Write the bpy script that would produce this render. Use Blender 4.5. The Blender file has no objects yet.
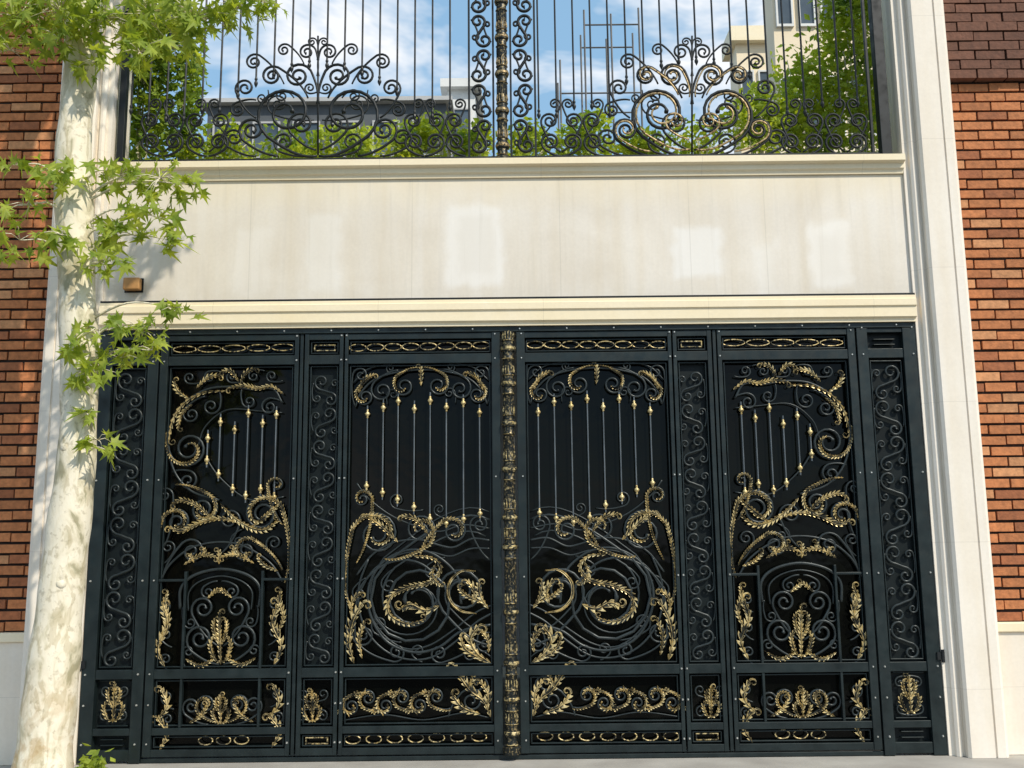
import bpy, bmesh, math, random
from mathutils import Vector, Matrix
random.seed(7)
sc=bpy.context.scene
COL=sc.collection
T=math.radians(9.4); R=0.0105; F=1000.0; D0=8.36; CZ=1.6
X0=-0.03
def S(px,py,pl=0.0):
    """photo survey -> metres (x,z) on a facade-parallel plane at y=pl"""
    u=px-512.0; v=384.0-py
    uu=u*math.cos(R)+v*math.sin(R); vv=v*math.cos(R)-u*math.sin(R)
    fw=F*math.cos(T)-vv*math.sin(T); up=F*math.sin(T)+vv*math.cos(T)
    d=D0+pl
    return (d*uu/fw, CZ+d*up/fw)
# ---------------------------------------------------------------- mesh tools
class M:
    def __init__(s): s.v=[]; s.f=[]; s.c=[]
    def tube(s,P,rad,n=6,cap=True):
        P=[Vector(p) for p in P]
        if not isinstance(rad,(list,tuple)): rad=[rad]*len(P)
        b=len(s.v); L=len(P)
        t=(P[1]-P[0]).normalized()
        a=Vector((0,1,0)) if abs(t.y)<0.9 else Vector((1,0,0))
        nrm=(a-t*a.dot(t)).normalized()
        for i in range(L):
            if i==0: t=P[1]-P[0]
            elif i==L-1: t=P[-1]-P[-2]
            else: t=P[i+1]-P[i-1]
            if t.length<1e-9: t=Vector((0,0,1))
            t.normalize()
            nrm=nrm-t*nrm.dot(t)
            if nrm.length<1e-6: nrm=Vector((1,0,0))
            nrm.normalize(); bi=t.cross(nrm)
            for k in range(n):
                an=2*math.pi*k/n
                s.v.append(P[i]+(nrm*math.cos(an)+bi*math.sin(an))*rad[i])
        for i in range(L-1):
            for k in range(n):
                k2=(k+1)%n
                s.f.append((b+i*n+k,b+i*n+k2,b+(i+1)*n+k2,b+(i+1)*n+k))
        if cap:
            s.f.append(tuple(b+k for k in range(n))[::-1]); s.f.append(tuple(b+(L-1)*n+k for k in range(n)))
    def box(s,x0,x1,y0,y1,z0,z1):
        if x0>x1: x0,x1=x1,x0
        b=len(s.v)
        for x in (x0,x1):
            for y in (y0,y1):
                for z in (z0,z1): s.v.append(Vector((x,y,z)))
        for q in ((0,1,3,2),(4,6,7,5),(0,4,5,1),(2,3,7,6),(0,2,6,4),(1,5,7,3)): s.f.append(tuple(b+i for i in q))
    def lathe(s,cx,cy,prof,n=12):
        b=len(s.v)
        for z,r in prof:
            for k in range(n):
                a=2*math.pi*k/n
                s.v.append(Vector((cx+r*math.cos(a),cy+r*math.sin(a),z)))
        L=len(prof)
        for i in range(L-1):
            for k in range(n):
                k2=(k+1)%n
                s.f.append((b+i*n+k,b+i*n+k2,b+(i+1)*n+k2,b+(i+1)*n+k))
        s.f.append(tuple(b+k for k in range(n))[::-1]); s.f.append(tuple(b+(L-1)*n+k for k in range(n)))
    def prism(s,poly,axis,a0,a1):
        b=len(s.v); n=len(poly)
        for a in (a0,a1):
            for p in poly:
                s.v.append(Vector((p[0],p[1],a)) if axis=='z' else Vector((a,p[0],p[1])))
        for k in range(n):
            k2=(k+1)%n
            s.f.append((b+k,b+k2,b+n+k2,b+n+k))
        s.f.append(tuple(range(b,b+n))[::-1]); s.f.append(tuple(range(b+n,b+2*n)))
def catmull(P,n=8):
    P=[Vector(p) for p in P]
    if len(P)==2: return [P[0].lerp(P[1],i/n) for i in range(n+1)]
    Q=[P[0]*2-P[1]]+P+[P[-1]*2-P[-2]]; out=[]
    for i in range(1,len(Q)-2):
        for k in range(n):
            t=k/n
            out.append(0.5*((2*Q[i])+(-Q[i-1]+Q[i+1])*t+(2*Q[i-1]-5*Q[i]+4*Q[i+1]-Q[i+2])*t*t+(-Q[i-1]+3*Q[i]-3*Q[i+1]+Q[i+2])*t**3))
    out.append(P[-1]); return out
LOC={}
def link(o,parent=None):
    COL.objects.link(o)
    if parent is not None:
        o.parent=parent
        o.matrix_parent_inverse=Matrix.Translation(-Vector(LOC.get(parent.name,(0,0,0))))
    return o
def make(m,name,mat,parent=None,smooth=False,bevel=0.0,recalc=True,label=None,cat=None,kind=None,group=None,auto=None):
    me=bpy.data.meshes.new(name); me.from_pydata([tuple(v) for v in m.v],[],m.f); me.update()
    if recalc:
        bm=bmesh.new(); bm.from_mesh(me); bmesh.ops.recalc_face_normals(bm,faces=bm.faces); bm.to_mesh(me); bm.free()
    if m.c:
        at=me.color_attributes.new('tint','FLOAT_COLOR','POINT')
        for i,c in enumerate(m.c): at.data[i].color=(c[0],c[1],c[2],1)
    if smooth:
        for p in me.polygons: p.use_smooth=True
        if auto:
            try: me.set_sharp_from_angle(angle=math.radians(auto))
            except Exception: pass
    me.materials.append(mat)
    o=bpy.data.objects.new(name,me)
    if bevel>0:
        md=o.modifiers.new('bev','BEVEL'); md.width=bevel; md.segments=2; md.limit_method='ANGLE'
    link(o,parent)
    if label: o['label']=label
    if cat: o['category']=cat
    if kind: o['kind']=kind
    if group: o['group']=group
    return o
def empty(name,loc,label,cat,group=None):
    o=bpy.data.objects.new(name,None); o.location=loc; COL.objects.link(o); LOC[o.name]=loc
    o['label']=label; o['category']=cat
    if group: o['group']=group
    return o
# ---------------------------------------------------------------- materials
def newmat(name):
    m=bpy.data.materials.new(name); m.use_nodes=True; nt=m.node_tree
    return m,nt,nt.nodes['Principled BSDF']
def N(nt,t,**k):
    n=nt.nodes.new(t)
    for a,b in k.items():
        if a in n.inputs: n.inputs[a].default_value=b
        else: setattr(n,a,b)
    return n
def ramp(nt,fac,stops):
    r=nt.nodes.new('ShaderNodeValToRGB'); e=r.color_ramp.elements
    while len(e)<len(stops): e.new(0.5)
    for i,(p,c) in enumerate(stops):
        e[i].position=p; e[i].color=(c[0],c[1],c[2],1) if not isinstance(c,(int,float)) else (c,c,c,1)
    nt.links.new(fac,r.inputs['Fac']); return r.outputs['Color']
def noise(nt,scale,detail=3,vec=None,rough=0.55,dist=0.0,sc3=None):
    n=N(nt,'ShaderNodeTexNoise'); n.inputs['Scale'].default_value=scale; n.inputs['Detail'].default_value=detail
    n.inputs['Roughness'].default_value=rough; n.inputs['Distortion'].default_value=dist
    if vec is None:
        g=N(nt,'ShaderNodeNewGeometry'); vec=g.outputs['Position']
    if sc3:
        mp=N(nt,'ShaderNodeMapping'); mp.inputs['Scale'].default_value=sc3; nt.links.new(vec,mp.inputs['Vector']); vec=mp.outputs['Vector']
    nt.links.new(vec,n.inputs['Vector']); return n.outputs['Fac']
def mix(nt,fac,a,b,mode='MIX'):
    m=nt.nodes.new('ShaderNodeMix'); m.data_type='RGBA'; m.blend_type=mode
    for s,idx in ((fac,0),(a,6),(b,7)):
        if isinstance(s,(int,float)): m.inputs[idx].default_value=s
        elif isinstance(s,tuple): m.inputs[idx].default_value=(s[0],s[1],s[2],1)
        else: nt.links.new(s,m.inputs[idx])
    return m.outputs[2]
def mth(nt,op,a,b=0.0,c=None):
    m=nt.nodes.new('ShaderNodeMath'); m.operation=op
    for i,s in enumerate((a,b,c)):
        if s is None: continue
        if isinstance(s,(int,float)): m.inputs[i].default_value=s
        else: nt.links.new(s,m.inputs[i])
    return m.outputs[0]
def bump(nt,h,bs,strength=0.3,dist=0.01):
    b=nt.nodes.new('ShaderNodeBump'); b.inputs['Strength'].default_value=strength; b.inputs['Distance'].default_value=dist
    nt.links.new(h,b.inputs['Height']); nt.links.new(b.outputs['Normal'],bs.inputs['Normal'])
def simple(name,c1,c2,scale=3,rough=0.7,metal=0.0,bmp=0.2,bscale=40,bd=0.005,spec=None,sc3=None):
    m,nt,bs=newmat(name)
    n=noise(nt,scale,3,sc3=sc3); nt.links.new(ramp(nt,n,[(0.3,c1),(0.7,c2)]),bs.inputs['Base Color'])
    bs.inputs['Roughness'].default_value=rough; bs.inputs['Metallic'].default_value=metal
    if spec is not None: bs.inputs['Specular IOR Level'].default_value=spec
    if bmp>0: bump(nt,noise(nt,bscale,3),bs,bmp,bd)
    return m
def ironmat(name,c1,c2,rough=0.42,metal=0.3):
    m,nt,bs=newmat(name)
    nt.links.new(ramp(nt,noise(nt,6,3),[(0.3,c1),(0.75,c2)]),bs.inputs['Base Color'])
    bs.inputs['Metallic'].default_value=metal
    nt.links.new(ramp(nt,noise(nt,14,2),[(0.3,rough-0.1),(0.8,rough+0.2)]),bs.inputs['Roughness'])
    return m
MIRON=ironmat('black_iron_paint',(0.0065,0.0125,0.0135),(0.017,0.028,0.029))
MIRONS=ironmat('scroll_iron_paint',(0.015,0.021,0.022),(0.034,0.043,0.044),0.36)
MIRON2=ironmat('railing_iron_paint',(0.006,0.008,0.009),(0.015,0.018,0.02),0.5)
MSHEET=simple('dark_glass_backing',(0.0010,0.0013,0.0010),(0.0028,0.0034,0.0026),1.2,0.07,0,0.3,2.4,0.02,0.14)
MSHEET2=simple('dark_teal_sheet',(0.004,0.007,0.0075),(0.009,0.014,0.015),2.5,0.5,0.0,0,30,0.003,0.2)
def goldmat(name,th,g1=(0.52,0.38,0.14),g2=(0.82,0.67,0.36),dk=(0.024,0.025,0.020),rough=0.42,metal=0.5,sc_=40,wd=0.16,attr=False):
    m,nt,bs=newmat(name)
    gold=ramp(nt,noise(nt,25,2),[(0.3,g1),(0.7,g2)])
    f=noise(nt,sc_,3,dist=0.5)
    if attr:
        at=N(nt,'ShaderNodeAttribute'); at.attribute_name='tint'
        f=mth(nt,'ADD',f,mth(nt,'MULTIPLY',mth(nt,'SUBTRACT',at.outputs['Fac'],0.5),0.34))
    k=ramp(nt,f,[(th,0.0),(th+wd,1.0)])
    nt.links.new(mix(nt,k,dk,gold),bs.inputs['Base Color'])
    bs.inputs['Metallic'].default_value=metal; bs.inputs['Roughness'].default_value=rough
    return m
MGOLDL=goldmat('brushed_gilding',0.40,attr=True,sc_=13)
MGOLD=goldmat('gilded_paint',0.30)
MGOLD2=goldmat('worn_gilding',0.43)
MPOST=goldmat('antique_gold_column',0.52,(0.20,0.15,0.07),(0.46,0.36,0.18),(0.012,0.015,0.014),0.42,0.45,45)
MBRONZE=goldmat('bronze_gilding',0.38,(0.34,0.23,0.10),(0.6,0.45,0.24),(0.02,0.018,0.012))
MSTEEL=simple('bright_bolt_steel',(0.55,0.55,0.5),(0.7,0.7,0.66),20,0.35,0.6,0)
def stonemat(name,c1,c2,joint=None,streak=True):
    m,nt,bs=newmat(name)
    base=ramp(nt,noise(nt,1.3,5,dist=0.8),[(0.25,c1),(0.75,c2)])
    fine=ramp(nt,noise(nt,35,3),[(0.3,0.95),(0.7,1.0)])
    base=mix(nt,1.0,base,fine,'MULTIPLY')
    if streak:
        st=ramp(nt,noise(nt,1.0,4,sc3=(7,7,0.5)),[(0.32,(0.92,0.88,0.80)),(0.6,(1,1,1))])
        base=mix(nt,0.6,base,st,'MULTIPLY')
    if joint:
        g=N(nt,'ShaderNodeNewGeometry'); sp=N(nt,'ShaderNodeSeparateXYZ'); nt.links.new(g.outputs['Position'],sp.inputs[0])
        z=sp.outputs['Z' if joint[0]=='z' else 'X']
        fr=mth(nt,'FRACT',mth(nt,'DIVIDE',mth(nt,'ADD',z,50.13),joint[1]))
        k=mth(nt,'LESS_THAN',fr,0.005/joint[1])
        base=mix(nt,mth(nt,'MULTIPLY',k,0.25),base,(0.35,0.3,0.24))
    nt.links.new(base,bs.inputs['Base Color']); bs.inputs['Roughness'].default_value=0.6
    bump(nt,noise(nt,60,2),bs,0.08,0.004); return m,nt,bs,base
MST,_,_,_=stonemat('cream_limestone',(0.80,0.72,0.61),(0.88,0.82,0.73),('z',1.15))
MLINT,_,_,_=stonemat('yellow_cream_limestone',(0.84,0.71,0.47),(0.90,0.80,0.60),('x',1.4),False)
MPAN,nt,bs,base=stonemat('weathered_stone_panel',(0.69,0.625,0.53),(0.82,0.765,0.68),None)
g=N(nt,'ShaderNodeNewGeometry'); sp=N(nt,'ShaderNodeSeparateXYZ'); nt.links.new(g.outputs['Position'],sp.inputs[0])
wob=mth(nt,'MULTIPLY',mth(nt,'SUBTRACT',noise(nt,5,4),0.5),0.16)
xs=mth(nt,'ADD',sp.outputs['X'],wob); zs=mth(nt,'ADD',sp.outputs['Z'],wob)
def smooth_box(x0,x1,z0,z1,e=0.045):
    def edge(v,a,b):
        mr=N(nt,'ShaderNodeMapRange'); mr.interpolation_type='SMOOTHSTEP'; nt.links.new(v,mr.inputs['Value'])
        mr.inputs['From Min'].default_value=a; mr.inputs['From Max'].default_value=b; return mr.outputs['Result']
    return mth(nt,'MULTIPLY',mth(nt,'MULTIPLY',edge(xs,x0-e,x0+e),edge(xs,x1+e,x1-e)),mth(nt,'MULTIPLY',edge(zs,z0-e,z0+e),edge(zs,z1+e,z1-e)))
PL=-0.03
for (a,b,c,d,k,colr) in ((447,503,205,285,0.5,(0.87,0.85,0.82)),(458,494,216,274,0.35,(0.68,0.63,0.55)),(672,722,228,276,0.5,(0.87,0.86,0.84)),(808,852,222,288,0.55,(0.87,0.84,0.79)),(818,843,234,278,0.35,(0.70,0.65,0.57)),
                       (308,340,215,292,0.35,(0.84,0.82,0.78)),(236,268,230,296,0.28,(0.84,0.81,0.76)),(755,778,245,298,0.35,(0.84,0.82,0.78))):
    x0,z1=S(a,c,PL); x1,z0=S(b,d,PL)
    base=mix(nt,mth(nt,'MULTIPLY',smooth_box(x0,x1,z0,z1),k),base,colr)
for xj in (250,412,560,690,766):
    xx=S(xj,240,PL)[0]
    k=mth(nt,'COMPARE',sp.outputs['X'],xx,0.004); base=mix(nt,mth(nt,'MULTIPLY',k,0.25),base,(0.4,0.37,0.3))
mr=N(nt,'ShaderNodeMapRange'); nt.links.new(zs,mr.inputs['Value']); mr.inputs['From Min'].default_value=4.5; mr.inputs['From Max'].default_value=4.82
base=mix(nt,mth(nt,'MULTIPLY',mr.outputs['Result'],0.5),base,(0.86,0.75,0.52))  # yellow tone of the shade beneath the ledge, tinted into the panel top
dr=mth(nt,'MULTIPLY',ramp(nt,noise(nt,1.0,4,sc3=(14,1,0.7)),[(0.56,0.0),(0.70,1.0)]),0.22)
base=mix(nt,dr,base,(0.54,0.49,0.40))
nt.links.new(base,bs.inputs['Base Color'])
MBR,nt,bs=newmat('rustic_brick')
at=N(nt,'ShaderNodeAttribute'); at.attribute_name='tint'
nn=ramp(nt,noise(nt,22,3),[(0.3,0.72),(0.7,1.12)])
nt.links.new(mix(nt,1.0,at.outputs['Color'],nn,'MULTIPLY'),bs.inputs['Base Color']); bs.inputs['Roughness'].default_value=0.85
bump(nt,noise(nt,45,3),bs,0.5,0.01)
MMORT=simple('dark_mortar',(0.02,0.014,0.011),(0.045,0.03,0.024),12,0.95,0,0,60,0.006)
MPAVE=simple('pale_concrete_paving',(0.30,0.28,0.25),(0.42,0.40,0.36),2.5,0.85,0,0.25,70,0.004)
MROAD=simple('asphalt',(0.04,0.04,0.042),(0.065,0.065,0.065),3,0.9,0,0.5,140,0.006)
MEARTH=simple('earth',(0.08,0.07,0.05),(0.12,0.11,0.07),1,0.95,0,0)
MSOIL=simple('planter_stone',(0.3,0.28,0.24),(0.4,0.37,0.32),4,0.8,0,0)
MBARK,nt,bs=newmat('plane_tree_bark')
f1=noise(nt,4.2,4,dist=1.3,sc3=(1.5,1.5,0.75)); f2=noise(nt,7,3,dist=0.8,sc3=(1.5,1.5,0.6))
c=ramp(nt,f1,[(0.34,(0.36,0.33,0.21)),(0.41,(0.62,0.56,0.40)),(0.50,(0.78,0.71,0.55)),(0.62,(0.81,0.75,0.60)),(0.74,(0.64,0.56,0.38))])
c=mix(nt,mth(nt,'MULTIPLY',ramp(nt,f2,[(0.56,0.0),(0.60,1.0)]),0.5),c,(0.46,0.39,0.24))
c=mix(nt,mth(nt,'MULTIPLY',ramp(nt,noise(nt,22,3),[(0.57,0.0),(0.68,1.0)]),0.45),c,(0.30,0.25,0.15))
g=N(nt,'ShaderNodeNewGeometry'); sp=N(nt,'ShaderNodeSeparateXYZ'); nt.links.new(g.outputs['Position'],sp.inputs[0])
mr=N(nt,'ShaderNodeMapRange'); nt.links.new(sp.outputs['Z'],mr.inputs['Value']); mr.inputs['From Min'].default_value=0.9; mr.inputs['From Max'].default_value=0.0
oc=ramp(nt,noise(nt,6,4,dist=1.0),[(0.42,0.0),(0.56,1.0)])
c=mix(nt,mth(nt,'MULTIPLY',mth(nt,'MULTIPLY',mr.outputs['Result'],oc),0.8),c,(0.42,0.27,0.10))
nt.links.new(c,bs.inputs['Base Color']); bs.inputs['Roughness'].default_value=0.8
bump(nt,mth(nt,'ADD',f2,mth(nt,'MULTIPLY',noise(nt,30,3),0.3)),bs,0.4,0.014)
def leafmat(name,c1,c2,trans=0.4,scl=3.5):
    m,nt,bs=newmat(name)
    c=ramp(nt,noise(nt,scl,2),[(0.3,c1),(0.7,c2)])
    nt.links.new(c,bs.inputs['Base Color']); bs.inputs['Roughness'].default_value=0.5
    bs.inputs['Specular IOR Level'].default_value=0.3
    tr=N(nt,'ShaderNodeBsdfTranslucent'); nt.links.new(mix(nt,1.0,c,(1.8,1.6,0.6),'MULTIPLY'),tr.inputs['Color'])
    ms=N(nt,'ShaderNodeMixShader'); ms.inputs[0].default_value=trans
    nt.links.new(bs.outputs[0],ms.inputs[1]); nt.links.new(tr.outputs[0],ms.inputs[2])
    nt.links.new(ms.outputs[0],nt.nodes['Material Output'].inputs['Surface']); return m
MLEAF=leafmat('plane_leaf',(0.14,0.23,0.03),(0.42,0.50,0.09),0.5,8)
MSHRUB=leafmat('shrub_leaf',(0.15,0.26,0.028),(0.50,0.58,0.07))
MSHRUB2=leafmat('climber_leaf',(0.08,0.16,0.022),(0.30,0.40,0.05))
MGLASS=simple('window_glass',(0.04,0.06,0.08),(0.10,0.13,0.16),1,0.08,0,0)
MDKB=simple('dark_grey_render',(0.07,0.08,0.09),(0.10,0.11,0.12),0.5,0.7,0,0)
MWHT=simple('white_trim',(0.6,0.6,0.58),(0.72,0.72,0.7),1,0.6,0,0)
MCRB=simple('warm_cream_facade',(0.76,0.63,0.44),(0.84,0.72,0.53),0.6,0.7,0,0)
MGRB=simple('pale_grey_facade',(0.4,0.4,0.4),(0.5,0.5,0.49),0.6,0.7,0,0)
MSCAF=simple('scaffold_steel',(0.10,0.10,0.10),(0.16,0.15,0.14),3,0.6,0.3,0)
MBRASS=simple('orange_brown_housing',(0.36,0.17,0.05),(0.50,0.26,0.09),12,0.5,0.1,0)
MBAR=ironmat('bar_iron',(0.07,0.085,0.095),(0.15,0.17,0.185),0.35)
# ---------------------------------------------------------------- ground
def sheet(name,x0,x1,y0,y1,z,mat):
    m=M(); m.v=[Vector((x0,y0,z)),Vector((x1,y0,z)),Vector((x1,y1,z)),Vector((x0,y1,z))]; m.f=[(0,1,2,3)]
    return make(m,name,mat,kind='structure')
sheet('ground',-300,300,-300,300,-0.19,MEARTH)
sheet('road',-300,300,-12,-3.2,-0.186,MROAD)
m=M(); m.box(-60,60,-3.05,0.6,-0.25,-0.05); make(m,'pavement',MPAVE,bevel=0.004,kind='structure')
m=M()
for i in range(-14,14): m.box(i*1.0+0.004,i*1.0+0.996,-3.2,-3.052,-0.25,-0.045)
make(m,'kerb',MSOIL,bevel=0.01,kind='structure')
# ---------------------------------------------------------------- stone surround
fac=empty('stone_gatehouse',(X0,0.1,-0.05),'cream limestone gateway surround with wide plain panel above the gate','building')
def pillar(sx):
    def mx(x): return X0+sx*(x)
    prof=[(3.465,0.35),(3.465,-0.055),(3.512,-0.055),(3.512,-0.085),(3.530,-0.10),(3.552,-0.10),(3.552,-0.08),(3.578,-0.08),(3.578,-0.14),
          (3.60,-0.160),(3.785,-0.160),(3.785,-0.148),(3.803,-0.148),(3.803,-0.160),(3.87,-0.160),(3.895,-0.145),(3.895,0.35)]
    m=M(); m.prism([(mx(x),y) for x,y in prof],'z',-0.048,8.2); return make(m,'pillar',MST,fac)
pillar(1); pillar(-1)
xa,xb=X0-3.463,X0+3.463
m=M(); m.box(xa,xb,-0.03,0.33,3.705,4.80); make(m,'wall_panel',MPAN,fac)
m=M(); m.prism([(0.3,3.475),(-0.075,3.475),(-0.075,3.50),(-0.10,3.515),(-0.10,3.60),(-0.115,3.61),(-0.115,3.665),(-0.10,3.672),(-0.10,3.70),(0.3,3.70)],'x',xa,xb); make(m,'lintel',MLINT,fac)
m=M(); m.box(xa+0.002,xb-0.002,-0.097,-0.032,3.701,3.718); make(m,'lintel_shadow_strip',MIRON2,fac)  # dark strip standing in for the thin shadow line above the lintel
m=M(); m.prism([(0.33,4.802),(-0.05,4.802),(-0.055,4.83),(-0.075,4.845),(-0.075,4.885),(-0.12,4.90),(-0.12,4.955),(0.33,4.955)],'x',xa,xb); make(m,'ledge',MLINT,fac)
m=M(); m.box(-6.8,6.8,0.352,7,4.70,4.86); make(m,'terrace_floor',MSOIL,fac)
m=M(); m.box(-6.8,6.8,6.2,6.4,-0.04,4.70); make(m,'rear_wall',MGRB,fac)
wl=empty('wall_sensor',(S(133,285)[0],-0.03,S(133,292)[1]),'small plain orange brown box fixed on the stone panel','sensor')
x,z=S(133,285,-0.06)
m=M(); m.box(x-0.07,x+0.07,-0.11,-0.038,z-0.05,z+0.055); make(m,'housing',MBRASS,wl,bevel=0.01)
m=M(); m.box(x-0.08,x+0.08,-0.037,-0.031,z-0.06,z+0.065); make(m,'mounting_plate',MIRON2,wl)
# ---------------------------------------------------------------- brick walls
def brickwall(x0,x1,z0,z1,label,zdark=99,gain=1.0):
    e=empty('brick_wall',((x0+x1)/2,0.1,-0.05),label,'wall')
    m=M(); m.box(x0,x1,0.016,0.33,z0,z1); make(m,'mortar_bed',MMORT,e)
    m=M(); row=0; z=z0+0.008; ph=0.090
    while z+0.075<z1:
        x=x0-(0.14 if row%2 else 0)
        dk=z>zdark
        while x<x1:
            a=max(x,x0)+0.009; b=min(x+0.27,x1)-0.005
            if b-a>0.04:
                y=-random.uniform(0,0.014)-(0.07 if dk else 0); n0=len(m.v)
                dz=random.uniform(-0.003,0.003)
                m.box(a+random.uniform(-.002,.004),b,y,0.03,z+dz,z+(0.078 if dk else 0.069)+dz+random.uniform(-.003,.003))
                t=random.random(); q=random.uniform(0.84,1.14)*gain
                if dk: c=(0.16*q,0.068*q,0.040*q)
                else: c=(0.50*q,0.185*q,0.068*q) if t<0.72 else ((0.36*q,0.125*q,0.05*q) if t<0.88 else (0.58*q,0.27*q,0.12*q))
                m.c+=[c]*(len(m.v)-n0)
            x+=0.27
        z+=ph; row+=1
    make(m,'brickwork',MBR,e)
    m=M(); m.box(x0,x1,-0.05,0.3,-0.048,0.90); make(m,'plinth',MST,e,bevel=0.004)
    m=M(); m.box(x0,x1,-0.075,0.3,0.902,z0-0.002); make(m,'plinth_cap',MLINT,e,bevel=0.008)
    return e
xr=X0+3.897; xl=X0-3.897
brickwall(xl-3.2,xl,0.98,7.6,'rustic orange brick wall on a cream stone plinth',99,1.12)
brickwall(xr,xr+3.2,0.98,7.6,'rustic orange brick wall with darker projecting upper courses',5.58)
# ---------------------------------------------------------------- ornament helpers
def norm2(v):
    l=math.hypot(v.x,v.y); return Vector((v.x/l,v.y/l)) if l>1e-9 else Vector((0,1))
def E(a): return Vector((math.cos(a),math.sin(a)))
def spir(c,r,a0,D,turns,inner=0.2,n=30):
    out=[]
    for i in range(1,n+1):
        t=i/n; rr=r*(1-(1-inner)*t**0.85); a=a0+D*turns*2*math.pi*t
        out.append(c+E(a)*rr)
    return out
def herm(p0,t0,p1,t1,n=10):
    L=(p1-p0).length; out=[]
    for i in range(n+1):
        t=i/n; h=(2*t**3-3*t*t+1,t**3-2*t*t+t,-2*t**3+3*t*t,t**3-t*t)
        out.append(p0*h[0]+t0*(h[1]*L)+p1*h[2]+t1*(h[3]*L))
    return out
def sweep2(m,pts,r,y,ends=(1,1)):
    L=len(pts); rr=[r*(1-0.25*abs(2*i/(L-1)-1)**3) for i in range(L)]
    if ends[0]: rr[0]=r*1.3; rr[1]=r*1.5
    if ends[1]: rr[-1]=r*1.3; rr[-2]=r*1.5
    m.tube([(p.x,y,p.y) for p in pts],rr,6)
def scroll(m,p0,p1,kind='C',turns=1.1,bow=0.6,flip=1,r=0.009,y=0.0,k=0.29,k2=None):
    c1=Vector(p0); c2=Vector(p1); D=flip; d=(c2-c1).length; r1=d*k; r2=d*(k2 or k)
    ph=math.atan2((c2-c1).y,(c2-c1).x); h=math.pi/2; turns=max(1.0,turns+0.15)
    if kind=='C':
        psi=ph+D*math.asin(max(-1,min(1,(r1-r2)/d))); b=bow*0.55
        a1=psi-D*h-D*b; a2=psi-D*h+D*b; v1=psi-D*b; v2=psi+D*b; D2=D
    else:
        psi=ph+D*math.asin(min(0.99,(r1+r2)/d)); b=0.12
        a1=psi-D*h+D*b; a2=psi+D*h+D*b; v1=psi+D*b; v2=psi+D*b; D2=-D
    s1=spir(c1,r1,a1,-D,turns)[::-1]
    mid=herm(c1+E(a1)*r1,E(v1),c2+E(a2)*r2,E(v2))
    s2=spir(c2,r2,a2,D2,turns)
    sweep2(m,s1+mid+s2,r,y)
def vinepts(p0,p1,turns=1.1,bow=0.4,flip=1,rad=0.1):
    P=Vector(p0); c=Vector(p1); D=flip; d=(P-c).length; rr=min(rad,d*0.92)
    a=math.atan2((P-c).y,(P-c).x)+D*math.acos(rr/d)+D*0.25
    Tp=c+E(a)*rr; u=norm2(Tp-P); an=math.atan2(u.y,u.x)-D*bow
    return herm(P,E(an),Tp,E(a+D*math.pi/2))+spir(c,rr,a,D,turns+0.2)
def vine(m,p0,p1,turns=1.1,bow=0.4,flip=1,r=0.009,y=0.0,rad=None):
    sweep2(m,vinepts(p0,p1,turns,bow,flip,rad),r,y,(0,1))
SAW=(0.20,0.50,0.85,1.0,0.55)
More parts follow.
